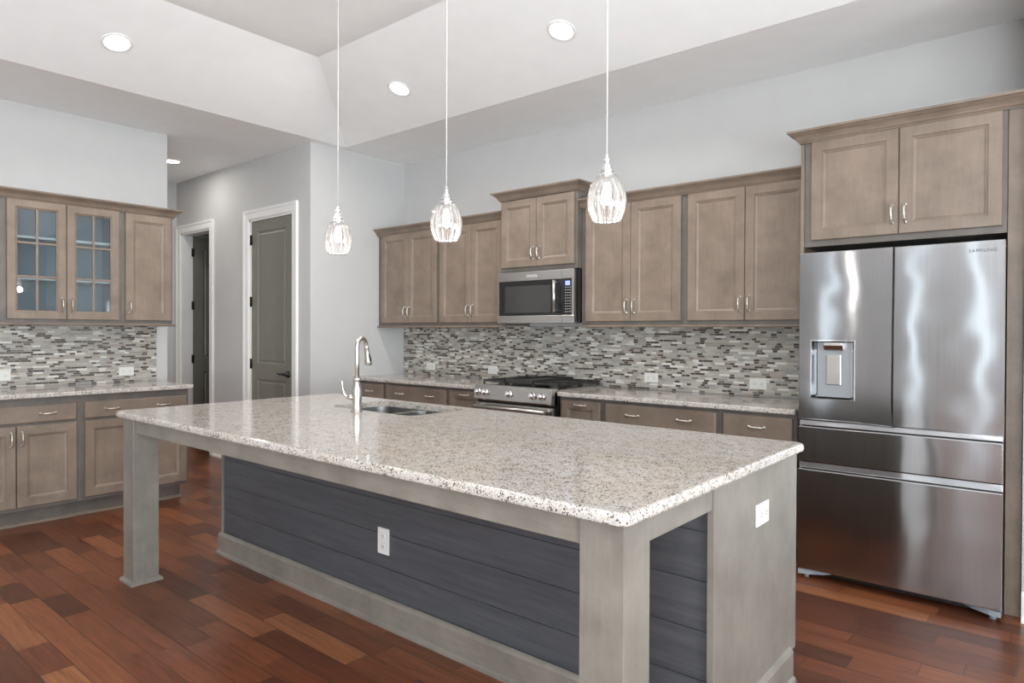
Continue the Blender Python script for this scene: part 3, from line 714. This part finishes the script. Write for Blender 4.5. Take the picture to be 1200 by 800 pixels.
# ------------------------------------------------------------------ microwave
def make_microwave():
    yf = -0.43
    t = thing('microwave_oven', 'stainless over-the-range microwave with black glass door under the raised cabinet', 'microwave', (-3.238, yf, 1.414))
    W, H = 0.3785, 0.412
    bm = bm_new(); box(bm, -W, W, 0.028, -yf-0.002, 0.004, H, 0.002, 1); obj('body', bm, 'black', t)
    # steel door: frame with opening for the glass
    bm = bm_new(); xs = (-W, W); 
    box(bm, -W, W, 0, 0.03, 0, 0.062, 0.003); box(bm, -W, W, 0, 0.03, H-0.075, H-0.002, 0.003)
    box(bm, -W, -W+0.012, 0, 0.03, 0.062, H-0.075); box(bm, W-0.02, W, 0, 0.03, 0.062, H-0.075)
    d = obj('door', bm, 'steel', t)
    bm = bm_new(); box(bm, -W+0.012, W-0.02, 0.004, 0.028, 0.062, H-0.075); gl = obj('door_glass', bm, 'black', d)
    bm = bm_new(); box(bm, -W+0.075, 0.16, 0.0032, 0.0042, 0.085, H-0.115); obj('viewing_window', bm, simple('smoked_window', (0.045, 0.045, 0.042), 0.12), gl)
    bm = bm_new(); tube(bm, [(0.222, -0.04, 0.085), (0.222, -0.04, H-0.085)], 0.0115, 14)
    for z in (0.1, H-0.1): tube(bm, [(0.222, 0.005, z), (0.222, -0.04, z)], 0.009, 10)
    obj('handle', bm, 'nickel', d)
    bm = bm_new(); box(bm, 0.298, 0.340, 0.0028, 0.0042, H-0.125, H-0.092); obj('display', bm, 'lcd', t)
    bm = bm_new()
    for i in range(3):
        for j in range(10):
            x = 0.296+i*0.02; z = 0.085+j*0.0205; box(bm, x, x+0.010, 0.003, 0.0042, z, z+0.0045)
    obj('keypad', bm, 'keypad', t)
    bm = bm_new(); box(bm, -0.075, 0.028, -0.004, 0.001, H-0.052, H-0.028, 0.002); obj('badge', bm, 'chrome', t)
    bm = bm_new(); box(bm, 0.268, 0.2695, -0.0008, 0.003, 0.002, 0.062); box(bm, 0.268, 0.2695, -0.0008, 0.003, H-0.075, H-0.003); obj('seam', bm, 'letter', d)
make_microwave()

# ------------------------------------------------------------------ refrigerator
def make_fridge():
    xl, xr, yf = -1.1525, -0.2414, -0.727
    t = thing('refrigerator', 'large stainless four-door refrigerator with water dispenser', 'refrigerator', ((xl+xr)/2, yf, 0))
    W = (xr-xl)/2; D = 0.062
    bm = bm_new(); box(bm, -W+0.006, W-0.006, D+0.004, -yf-0.03, 0.04, 1.765, 0.004); obj('body', bm, 'sidegrey', t)
    # left door with recess
    zb, zt, g = 0.878, 1.784, 0.003
    def bowed(bm, x0, x1, z0, z1, hole=None):
        """door slab with slightly bowed front; optional rectangular recess"""
        xs = sorted(set([x0, x1] + ([hole[0], hole[1]] if hole else [])))
        zs = sorted(set([z0, z1] + ([hole[2], hole[3]] if hole else [])))
        def yy(x):
            u = (x-x0)/(x1-x0); return 0.0*u
        fr = [[bm.verts.new((x, yy(x), z)) for x in xs] for z in zs]
        bk = [[bm.verts.new((x, D, z)) for x in xs] for z in zs]
        for j in range(len(zs)-1):
            for i in range(len(xs)-1):
                bm.faces.new((bk[j][i], bk[j][i+1], bk[j+1][i+1], bk[j+1][i]))
                inh = hole and hole[0]-1e-6 <= xs[i] and xs[i+1] <= hole[1]+1e-6 and hole[2]-1e-6 <= zs[j] and zs[j+1] <= hole[3]+1e-6
                if not inh: bm.faces.new((fr[j][i], fr[j][i+1], fr[j+1][i+1], fr[j+1][i]))
        for i in range(len(xs)-1):
            for j in (0, -1): bm.faces.new((fr[j][i], fr[j][i+1], bk[j][i+1], bk[j][i]))
        for j in range(len(zs)-1):
            for i in (0, -1): bm.faces.new((fr[j][i], fr[j+1][i], bk[j+1][i], bk[j][i]))
        if hole:
            a, b, c, d = hole; dp = 0.050
            for p in (((a, yy(a), c), (a, yy(a), d), (a+0.02, dp, d-0.01), (a+0.02, dp, c+0.01)), ((b, yy(b), c), (b, yy(b), d), (b-0.02, dp, d-0.01), (b-0.02, dp, c+0.01)),
                      ((a, yy(a), d), (b, yy(b), d), (b-0.02, dp, d-0.01), (a+0.02, dp, d-0.01)), ((a, yy(a), c), (b, yy(b), c), (b-0.02, dp, c+0.01), (a+0.02, dp, c+0.01)),
                      ((a+0.02, dp, c+0.01), (b-0.02, dp, c+0.01), (b-0.02, dp, d-0.01), (a+0.02, dp, d-0.01))):
                quad(bm, *p)
        bmesh.ops.remove_doubles(bm, verts=bm.verts, dist=1e-5)
        near = lambda p, q: abs(p-q) < 1e-5
        es = [e for e in bm.edges if all(v.co.y < 1e-4 for v in e.verts) and any(all(near(v.co[k], q) for v in e.verts) for k, q in ((0, x0), (0, x1), (2, z0), (2, z1)))]
        bmesh.ops.bevel(bm, geom=es, offset=0.005, segments=3, profile=0.6, affect='EDGES')
    xm = -0.6964 - (xl+xr)/2
    cx = (xl+xr)/2
    hole = (-1.089-cx, -0.874-cx, 0.994, 1.306)
    bm = bm_new(); bowed(bm, -W, xm-g, zb, zt, hole); dl = obj('door', bm, 'fridge', t)
    bm = bm_new(); bowed(bm, xm+g, W, zb, zt); dr = obj('door', bm, 'fridge', t)
    a, b, c, d = hole; xc = (a+b)/2
    # dispenser fittings
    bm = bm_new()
    prev = None
    for ins, y in ((-0.004, 0.0035), (-0.004, -0.001), (0.002, -0.001), (0.003, 0.004)):
        r = [bm.verts.new(q) for q in ((a+ins, y, c+ins), (b-ins, y, c+ins), (b-ins, y, d-ins), (a+ins, y, d-ins))]
        if prev:
            for j in range(4): bm.faces.new((prev[j], prev[(j+1) % 4], r[(j+1) % 4], r[j]))
        prev = r
    dis = obj('dispenser_frame', bm, 'chrome', dl)
    bm = bm_new(); box(bm, a+0.021, b-0.021, 0.046, 0.0495, c+0.011, d-0.011); obj('dispenser_panel', bm, 'shade_in', dl)
    bm = bm_new()
    prof = [(0.046, d-0.012), (0.008, d-0.006), (0.006, d-0.025), (0.020, d-0.05), (0.046, d-0.055)]
    va_ = [bm.verts.new((xc-0.048, y, z)) for y, z in prof]; vb_ = [bm.verts.new((xc+0.048, y, z)) for y, z in prof]
    for j in range(5): bm.faces.new((va_[j], va_[(j+1) % 5], vb_[(j+1) % 5], vb_[j]))
    bm.faces.new(va_); bm.faces.new(list(reversed(vb_)))
    mod_bevel(obj('water_nozzle', bm, 'steel', dl), 0.004)
    bm = bm_new(); box(bm, xc-0.036, xc+0.036, 0.030, 0.036, c+0.075, d-0.075, 0.003); obj('dispenser_paddle', bm, 'nickel', dl)
    bm = bm_new(); box(bm, a+0.022, b-0.022, 0.012, 0.046, c+0.010, c+0.016, 0.001); obj('drip_tray', bm, 'shade_in', dl)
    # drawers with scooped top grip
    def drawer(z0, z1, zg):
        bm = bm_new()
        xs = [-W+(2*W)*i/8 for i in range(9)]
        def prof(u):
            bow = 0.0*u
            return [(bow, z0), (bow, z1-0.003), (bow+0.003, z1), (0.020, z1+0.006), (0.026, zg), (D, zg), (D, z0)]
        rows = [[bm.verts.new((x, y, z)) for y, z in prof(i/8)] for i, x in enumerate(xs)]
        for A, B in zip(rows, rows[1:]):
            for j in range(7): bm.faces.new((A[j], B[j], B[(j+1) % 7], A[(j+1) % 7]))
        bm.faces.new(rows[0]); bm.faces.new(list(reversed(rows[-1])))
        return mod_bevel(obj('drawer', bm, 'fridge', t), 0.0025, 2)
    drawer(0.648, 0.838, 0.872); drawer(0.056, 0.604, 0.642)
    # black sheet put in as seal and painted shadow behind the fronts
    bm = bm_new(); box(bm, -W+0.012, W-0.012, D+0.0, D+0.0045, 0.06, 1.76); obj('gasket_shadow', bm, 'black', t)
    # plinth and front feet
    bm = bm_new(); box(bm, -W+0.03, W-0.03, 0.09, 0.11, 0.01, 0.06); obj('plinth', bm, 'black', t)
    for s in (-1, 1):
        bm = bm_new(); pts = []
        prof = [(s*(W-0.002), 0.004), (s*(W-0.002), 0.10), (s*(W-0.16), 0.10), (s*(W-0.12), 0.055), (s*(W-0.05), 0.015)]
        lo = [bm.verts.new((x, y, 0.024)) for x, y in prof]; hi = [bm.verts.new((x, y, 0.05)) for x, y in prof]
        for j in range(5): bm.faces.new((lo[j], lo[(j+1) % 5], hi[(j+1) % 5], hi[j]))
        bm.faces.new(lo); bm.faces.new(hi)
        lathe(bm, [(0.014, 0), (0.014, 0.024)], 14, (s*(W-0.035), 0.05, 0), capb=True, capt=True)
        obj('foot_cover', bm, 'plinth', t)
        bm = bm_new(); box(bm, s*(W-0.05)-0.035, s*(W-0.05)+0.035, 0.02, 0.14, 1.766, 1.782, 0.004); obj('hinge_cover', bm, 'sidegrey', t)
    # lettering
    cu = bpy.data.curves.new('lettering', 'FONT'); cu.body = 'SAMSUNG'; cu.size = 0.0215; cu.extrude = 0.0004; cu.space_character = 1.18; cu.align_x = 'CENTER'
    to = bpy.data.objects.new('lettering', cu); COL.objects.link(to)
    dg = bpy.context.evaluated_depsgraph_get(); me = bpy.data.meshes.new_from_object(to.evaluated_get(dg)); bpy.data.objects.remove(to)
    me.materials.clear(); me.materials.append(M['letter'])
    lo = bpy.data.objects.new('lettering', me); COL.objects.link(lo); lo.parent = dr; lo.rotation_euler = (PI/2, 0, 0); lo.location = (-0.326-cx, -0.0004, 1.732)
make_fridge()

# ------------------------------------------------------------------ island
IX0, IX1, IY0, IY1 = -3.957, -0.805, -3.177, -1.784
def make_island():
    t = thing('kitchen_island', 'long greige island base with square legs and dark shiplap front', 'island', (-2.4, -2.2, 0))
    ox, oy = -2.4, -2.2
    def L(bm):
        bmesh.ops.translate(bm, verts=bm.verts, vec=(-ox, -oy, 0)); return bm
    bx0, bx1, bf, bb = -3.944, -0.832, -2.585, -1.810
    # body: carcass behind the shiplap, open toe kick at the working side, sink well left open
    bm = bm_new()
    box(bm, bx0+0.02, -3.36, bf+0.02, bb, 0.11, 0.88); box(bm, -2.50, bx1-0.02, bf+0.02, bb, 0.11, 0.88)
    box(bm, -3.36, -2.50, bf+0.02, bb, 0.11, 0.62); box(bm, -3.36, -2.50, bf+0.02, bf+0.10, 0.62, 0.88); box(bm, -3.36, -2.50, bb-0.02, bb, 0.62, 0.88)
    box(bm, bx0+0.02, bx1-0.02, bf+0.02, bb-0.075, 0, 0.11)
    obj('body', L(bm), 'greige', t)
    # shiplap boards: one panel with grooves, boards lap slightly
    bm = bm_new(); zs = [0.0, 0.104, 0.26, 0.416, 0.572, 0.728, 0.882]
    for a, b in zip(zs, zs[1:]): box(bm, bx0+0.006, bx1-0.02, bf, bf+0.02, a+0.0012, b-0.0012, 0.0012, 1)
    box(bm, bx0+0.007, bx1-0.021, bf+0.006, bf+0.019, 0, 0.882)
    obj('shiplap_panel', L(bm), 'shiplap', t)
    # end panels
    for (a, b) in ((bx0, bx0+0.02), (bx1-0.02, bx1)):
        bm = bm_new(); prof = [(bf-0.022, 0), (bf-0.022, 0.882), (bb, 0.882), (bb, 0.105), (bb-0.07, 0.105), (bb-0.07, 0)]
        if a == bx0: prof[0] = (bf-0.006, 0); prof[1] = (bf-0.006, 0.882)
        v1 = [bm.verts.new((a, y, z)) for y, z in prof]; v2 = [bm.verts.new((b, y, z)) for y, z in prof]
        for j in range(6): bm.faces.new((v1[j], v1[(j+1) % 6], v2[(j+1) % 6], v2[j]))
        bm.faces.new(v1); bm.faces.new(list(reversed(v2)))
        obj('end_panel', L(bm), 'greige', t)
    # working side doors
    n = 6; wd = (bx1-bx0-0.06)/n
    for i in range(n):
        x0 = bx0+0.03+i*wd+0.004; x1 = x0+wd-0.008
        bm = bm_new(); s = 0.056
        rings_panel(bm, x0, x1, 0.14, 0.86, [(0, bb), (0, bb+0.017), (0.003, bb+0.02), (s, bb+0.02), (s+0.007, bb+0.015), (s+0.018, bb+0.009), (s+0.03, bb+0.009)])
        d = obj('door', L(bm), 'greige', t)
        h = pull(d, (x1-0.03 if i % 2 == 0 else x0+0.03)-ox, 0.78, bb+0.02-oy); h.rotation_euler = (0, 0, PI)
    # legs
    for (a, b) in ((-3.913, -3.783), (-0.957, -0.827)):
        bm = bm_new(); box(bm, a, b, -3.148, -3.018, 0, 0.882, 0.0025, 2)
        lg = obj('leg', L(bm), 'greige', t)
        bm = bm_new(); sweep(bm, [(a, -3.148), (a, -3.018), (b, -3.018), (b, -3.148)][::-1], [(0, 0), (0.016, 0), (0.015, 0.010), (0.008, 0.020), (0, 0.024)], True)
        obj('shoe_moulding', L(bm), 'greige', lg)
    # aprons
    for args in ((-3.783, -0.957, -3.138, -3.118), (-3.903, -3.883, -3.018, bf-0.006), (-0.857, -0.837, -3.018, bf-0.022)):
        bm = bm_new(); box(bm, *args, 0.806, 0.882, 0.001, 1); obj('apron', L(bm), 'greigex' if args[1]-args[0] > 1 else 'greige', t)
    # baseboard round front and both ends
    prof = [(0, 0), (0.026, 0), (0.025, 0.012), (0.017, 0.020), (0.015, 0.022), (0.015, 0.112), (0.010, 0.122), (0.004, 0.128), (0, 0.130)]
    bm = bm_new(); sweep(bm, [(bx0, bb-0.07), (bx0, bf-0.006), (bx1-0.02, bf-0.006)], [(max(0, o-0.0), z) for o, z in prof])
    obj('baseboard', L(bm), 'greigex', t)
    bm = bm_new(); sweep(bm, [(bx1-0.02, bf-0.022), (bx1, bf-0.022), (bx1, bb-0.07)], prof); obj('baseboard', L(bm), 'greige', t)
    # outlets on the island
    for (loc, rz, hz) in (((-2.419, bf, 0.384), 0, False), ((bx1, -2.198, 0.715), PI/2, True)):
        e = bpy.data.objects.new('power_outlet', None); COL.objects.link(e); e.parent = t; e.location = (loc[0]-ox, loc[1]-oy, loc[2]); e.rotation_euler = (0, 0, rz)
        bm = bm_new(); a, b = (0.12, 0.078) if hz else (0.078, 0.12)
        box(bm, -a/2, a/2, -0.006, 0, -b/2, b/2, 0.002, 2)
        obj('cover_plate', bm, 'white', e)
        bm = bm_new(); bs = bm_new()
        for s in (-1, 1):
            if hz: box(bm, s*0.024-0.016, s*0.024+0.016, -0.0085, -0.005, -0.014, 0.014, 0.003, 2)
            else: box(bm, -0.014, 0.014, -0.0085, -0.005, s*0.024-0.016, s*0.024+0.016, 0.003, 2)
            for q in (-1, 1):
                if hz: box(bs, s*0.024-0.006, s*0.024+0.003, -0.0092, -0.0083, q*0.006-0.0012, q*0.006+0.0012)
                else: box(bs, q*0.006-0.0012, q*0.006+0.0012, -0.0092, -0.0083, s*0.024-0.003, s*0.024+0.006)
            if hz: box(bs, s*0.024+0.007, s*0.024+0.011, -0.0092, -0.0083, -0.002, 0.002)
            else: box(bs, -0.002, 0.002, -0.0092, -0.0083, s*0.024-0.011, s*0.024-0.007)
        obj('socket', bm, 'white', e); obj('slots', bs, 'slot', e)
make_island()

# island top with sink cutout: outline with rounded cutout, rounded outer edge
SX0, SX1, SY0, SY1 = -3.30, -2.585, -2.275, -1.865
def rrect(x0, x1, y0, y1, r, n=6):
    P = []
    for cx, cy, a0 in ((x1-r, y1-r, 0), (x0+r, y1-r, 90), (x0+r, y0+r, 180), (x1-r, y0+r, 270)):
        for i in range(n+1):
            a = math.radians(a0+90*i/n); P.append((cx+r*math.cos(a), cy+r*math.sin(a)))
    return P
def island_top():
    bm = bm_new(); n = 6
    O = rrect(IX0, IX1, IY0, IY1, 0.03, n); I = rrect(SX0, SX1, SY0, SY1, 0.07, n)
    def ring(P, z, off=0.0):
        if not off: return [bm.verts.new((x, y, z)) for x, y in P]
        cx, cy = (IX0+IX1)/2, (IY0+IY1)/2; return [bm.verts.new((x-math.copysign(off, x-cx), y-math.copysign(off, y-cy), z)) for x, y in P]
    e = [(0.011, 0.914), (0.005, 0.912), (0.0015, 0.907), (0, 0.900), (0, 0.890), (0.002, 0.884), (0.006, 0.882)]
    R = [ring(O, z, off) for off, z in e]
    it, it2, ib = ring(I, 0.914), ring(I, 0.911), ring(I, 0.882)
    K = len(O)
    def strip(A, B):
        for j in range(K): bm.faces.new((A[j], A[(j+1) % K], B[(j+1) % K], B[j]))
    for A, B in zip(R, R[1:]): strip(A, B)
    strip(it, R[0]); strip(it, it2); strip(it2, ib); strip(ib, R[-1])
    o = obj('island_countertop', bm, 'granite')
    return tag(o, 'long speckled granite top of the island with sink cutout', 'countertop')
island_top()

def make_sink():
    t = thing('kitchen_sink', 'double bowl stainless steel sink set under the island top', 'sink', ((SX0+SX1)/2, (SY0+SY1)/2, 0.66))
    cx, cy = (SX0+SX1)/2, (SY0+SY1)/2
    hw, hd = (SX1-SX0)/2+0.004, (SY1-SY0)/2+0.004
    div = -0.02
    for nm, (a, b), zb in (('bowl', (-hw, div-0.012), 0.0), ('bowl', (div+0.012, hw), 0.03)):
        bm = bm_new(); prev = None
        for ins, z, r in ((0, 0.2205, 0.07), (0.002, 0.20, 0.07), (0.006, zb+0.03, 0.065), (0.014, zb+0.010, 0.06), (0.03, zb+0.002, 0.05)):
            P = rrect(a+ins, b-ins, -hd+ins, hd-ins, r, 5); rg = [bm.verts.new((x, y, z - (0.03 if False else 0))) for x, y in P]
            if prev:
                for j in range(len(P)):
                    f = bm.faces.new((prev[j], prev[(j+1) % len(P)], rg[(j+1) % len(P)], rg[j])); f.smooth = True
            prev = rg
        bm.faces.new(prev)
        bo = obj(nm, bm, 'sink', t)
        bm = bm_new(); lathe(bm, [(0.045, zb+0.006), (0.04, zb+0.003), (0.03, zb+0.0025), (0.0, zb+0.004)], 20, ((a+b)/2, 0.03, 0)); obj('drain', bm, 'chrome', bo)
    bm = bm_new(); box(bm, div-0.013, div+0.013, -hd+0.002, hd-0.002, 0.15, 0.2203, 0.005, 3); obj('divider', bm, 'steel', t)
make_sink()

def make_faucet():
    t = thing('kitchen_faucet', 'brushed nickel gooseneck faucet with pull-down spray head on the island', 'faucet', (-2.955, -2.335, 0.914))
    bm = bm_new(); lathe(bm, [(0.031, 0), (0.031, 0.004), (0.0255, 0.008), (0.0235, 0.02), (0.0245, 0.06), (0.0275, 0.10), (0.0265, 0.125), (0.020, 0.145), (0.0165, 0.16), (0.019, 0.166), (0.023, 0.17), (0.023, 0.177), (0.018, 0.181), (0.0125, 0.183)], 28, capb=True, capt=True)
    obj('body', bm, 'nickel', t)
    d = Vector((-0.36, 0.93, 0)).normalized(); R = 0.047
    pts = [Vector((0, 0, 0.18)), Vector((0, 0, 0.27)), Vector((0, 0, 0.345))]
    for i in range(1, 13):
        a = PI-PI*i/12*0.96; pts.append(d*(R+R*math.cos(a))+Vector((0, 0, 0.345+R*1.05*math.sin(a))))
    bm = bm_new(); tube(bm, pts, 0.0125, 16); obj('spout', bm, 'nickel', t)
    end = pts[-1]; dr = (pts[-1]-pts[-2]).normalized()
    q = [end+dr*s for s in (-0.004, 0.006, 0.012, 0.03, 0.06, 0.085, 0.102, 0.108)]
    bm = bm_new(); tube(bm, q, [0.0135, 0.0145, 0.0135, 0.0135, 0.017, 0.020, 0.0205, 0.017], 20); sh = obj('spray_head', bm, 'nickel', t)
    s2 = Vector((0.93, 0.10, 0)).normalized(); side = (s2 - dr*s2.dot(dr)).normalized()
    bm = bm_new(); p0 = end+dr*0.045+side*0.011; p1 = end+dr*0.085+side*0.017
    tube(bm, [p0, (p0+p1)/2+side*0.002, p1], [0.006, 0.0075, 0.006], 10); obj('spray_button', bm, 'black', sh)
    # side lever on the far-left side
    l = Vector((-0.80, -0.60, 0)).normalized()
    bm = bm_new(); tube(bm, [Vector((0, 0, 0.075))+l*0.02, Vector((0, 0, 0.078))+l*0.05], [0.014, 0.013], 14)
    tube(bm, [Vector((0, 0, 0.078))+l*0.045, Vector((0, 0, 0.088))+l*0.066, Vector((0, 0, 0.12))+l*0.076, Vector((0, 0, 0.165))+l*0.088], [0.010, 0.0085, 0.006, 0.0085], 12)
    obj('lever', bm, 'nickel', t)
make_faucet()

# ------------------------------------------------------------------ pendant lamps
def make_pendant(x, label):
    zb = 1.747
    t = thing('pendant_lamp', label, 'pendant lamp', (x, -2.48, ZT), 0, 'glass pendant lamps over the island')
    dz = zb-ZT
    bm = bm_new(); lathe(bm, [(0.06, 0), (0.06, -0.006), (0.055, -0.02), (0.012, -0.026), (0.006, -0.04)], 28, capt=True); obj('canopy', bm, 'chrome', t)
    bm = bm_new(); tube(bm, [(0, 0, -0.03), (0, 0, dz+0.235)], 0.0024, 8); obj('cord', bm, 'cord', t)
    bm = bm_new(); lathe(bm, [(0.004, 0.245), (0.007, 0.24), (0.006, 0.232), (0.011, 0.228), (0.012, 0.218), (0.008, 0.214), (0.013, 0.208), (0.017, 0.199), (0.016, 0.192), (0.022, 0.188), (0.023, 0.181), (0.020, 0.178), (0.026, 0.173), (0.030, 0.168), (0.026, 0.163), (0.017, 0.16), (0.014, 0.14)], 24, (0, 0, dz)); obj('socket', bm, 'chrome', t)
    bm = bm_new()
    lathe(bm, [(0.024, 0.170), (0.036, 0.163), (0.050, 0.147), (0.061, 0.123), (0.067, 0.096), (0.0685, 0.075), (0.066, 0.052), (0.060, 0.030), (0.052, 0.010), (0.0465, 0.0)], 112, (0, 0, dz), lobes=14, amp=0.085)
    sh = obj('shade', bm, 'pglass', t)
    so = sh.modifiers.new('thickness', 'SOLIDIFY'); so.thickness = 0.0025
    bm = bm_new(); lathe(bm, [(0.009, 0.145), (0.013, 0.128), (0.015, 0.112), (0.018, 0.095), (0.016, 0.080), (0.014, 0.066), (0.0, 0.062)], 20, (0, 0, dz)); obj('bulb', bm, 'bulb', t)
    d = bpy.data.lights.new('bulb_light', 'POINT'); d.energy = PENDANT_W; d.color = LAMP_COLOR; d.shadow_soft_size = 0.03
    lo = bpy.data.objects.new('bulb_light', d); COL.objects.link(lo); lo.parent = t; lo.location = (0, 0, dz+0.03)
make_pendant(-2.925, 'farthest of three ribbed glass pendant lamps, hanging over the faucet end of the island')
make_pendant(-2.125, 'middle of three ribbed glass pendant lamps over the island')
make_pendant(-1.298, 'nearest of three ribbed glass pendant lamps, hanging before the cabinets right of the microwave')

# ------------------------------------------------------------------ recessed ceiling lights
def can_light(loc, normal, label, watts=CAN_W):
    t = thing('recessed_light', label, 'ceiling light', loc, 0, 'round recessed ceiling lights')
    q = Vector(normal).to_track_quat('-Z', 'Y')
    t.rotation_mode = 'QUATERNION'; t.rotation_quaternion = Vector((0, 0, -1)).rotation_difference(Vector(normal).normalized())
    bm = bm_new(); lathe(bm, [(0.092, 0.004), (0.092, -0.003), (0.086, -0.006), (0.074, -0.004), (0.070, 0.004)], 32); obj('trim_ring', bm, 'trim', t)
    bm = bm_new(); lathe(bm, [(0.072, -0.0015), (0.04, -0.003), (0.0, -0.0035)], 32); obj('lens', bm, 'lens', t)
    d = bpy.data.lights.new('can_light', 'AREA'); d.shape = 'DISK'; d.size = 0.13; d.energy = watts; d.color = LAMP_COLOR
    lo = bpy.data.objects.new('can_light', d); COL.objects.link(lo); lo.parent = t; lo.location = (0, 0, -0.012)
s = 0.307/0.915
can_light((-4.739, -2.884, 3.2015), (s, 0, -1), 'recessed light on the sloping ceiling above the left wall cabinets')
can_light((-3.942, -1.203, 3.193), (0, -s, -1), 'recessed light on the sloping ceiling between the far and middle pendant cords')
can_light((-2.419, -1.212, 3.196), (0, -s, -1), 'recessed light on the sloping ceiling just left of the nearest pendant cord')
can_light((-6.979, -1.591, ZC), (0, 0, -1), 'small recessed light on the flat hall ceiling', 4.5)
can_light((-6.979, -4.2, ZC), (0, 0, -1), 'added unseen recessed light deeper along the hall, behind the left cabinet wall', 30)  # out of view, added to brighten the dark hall
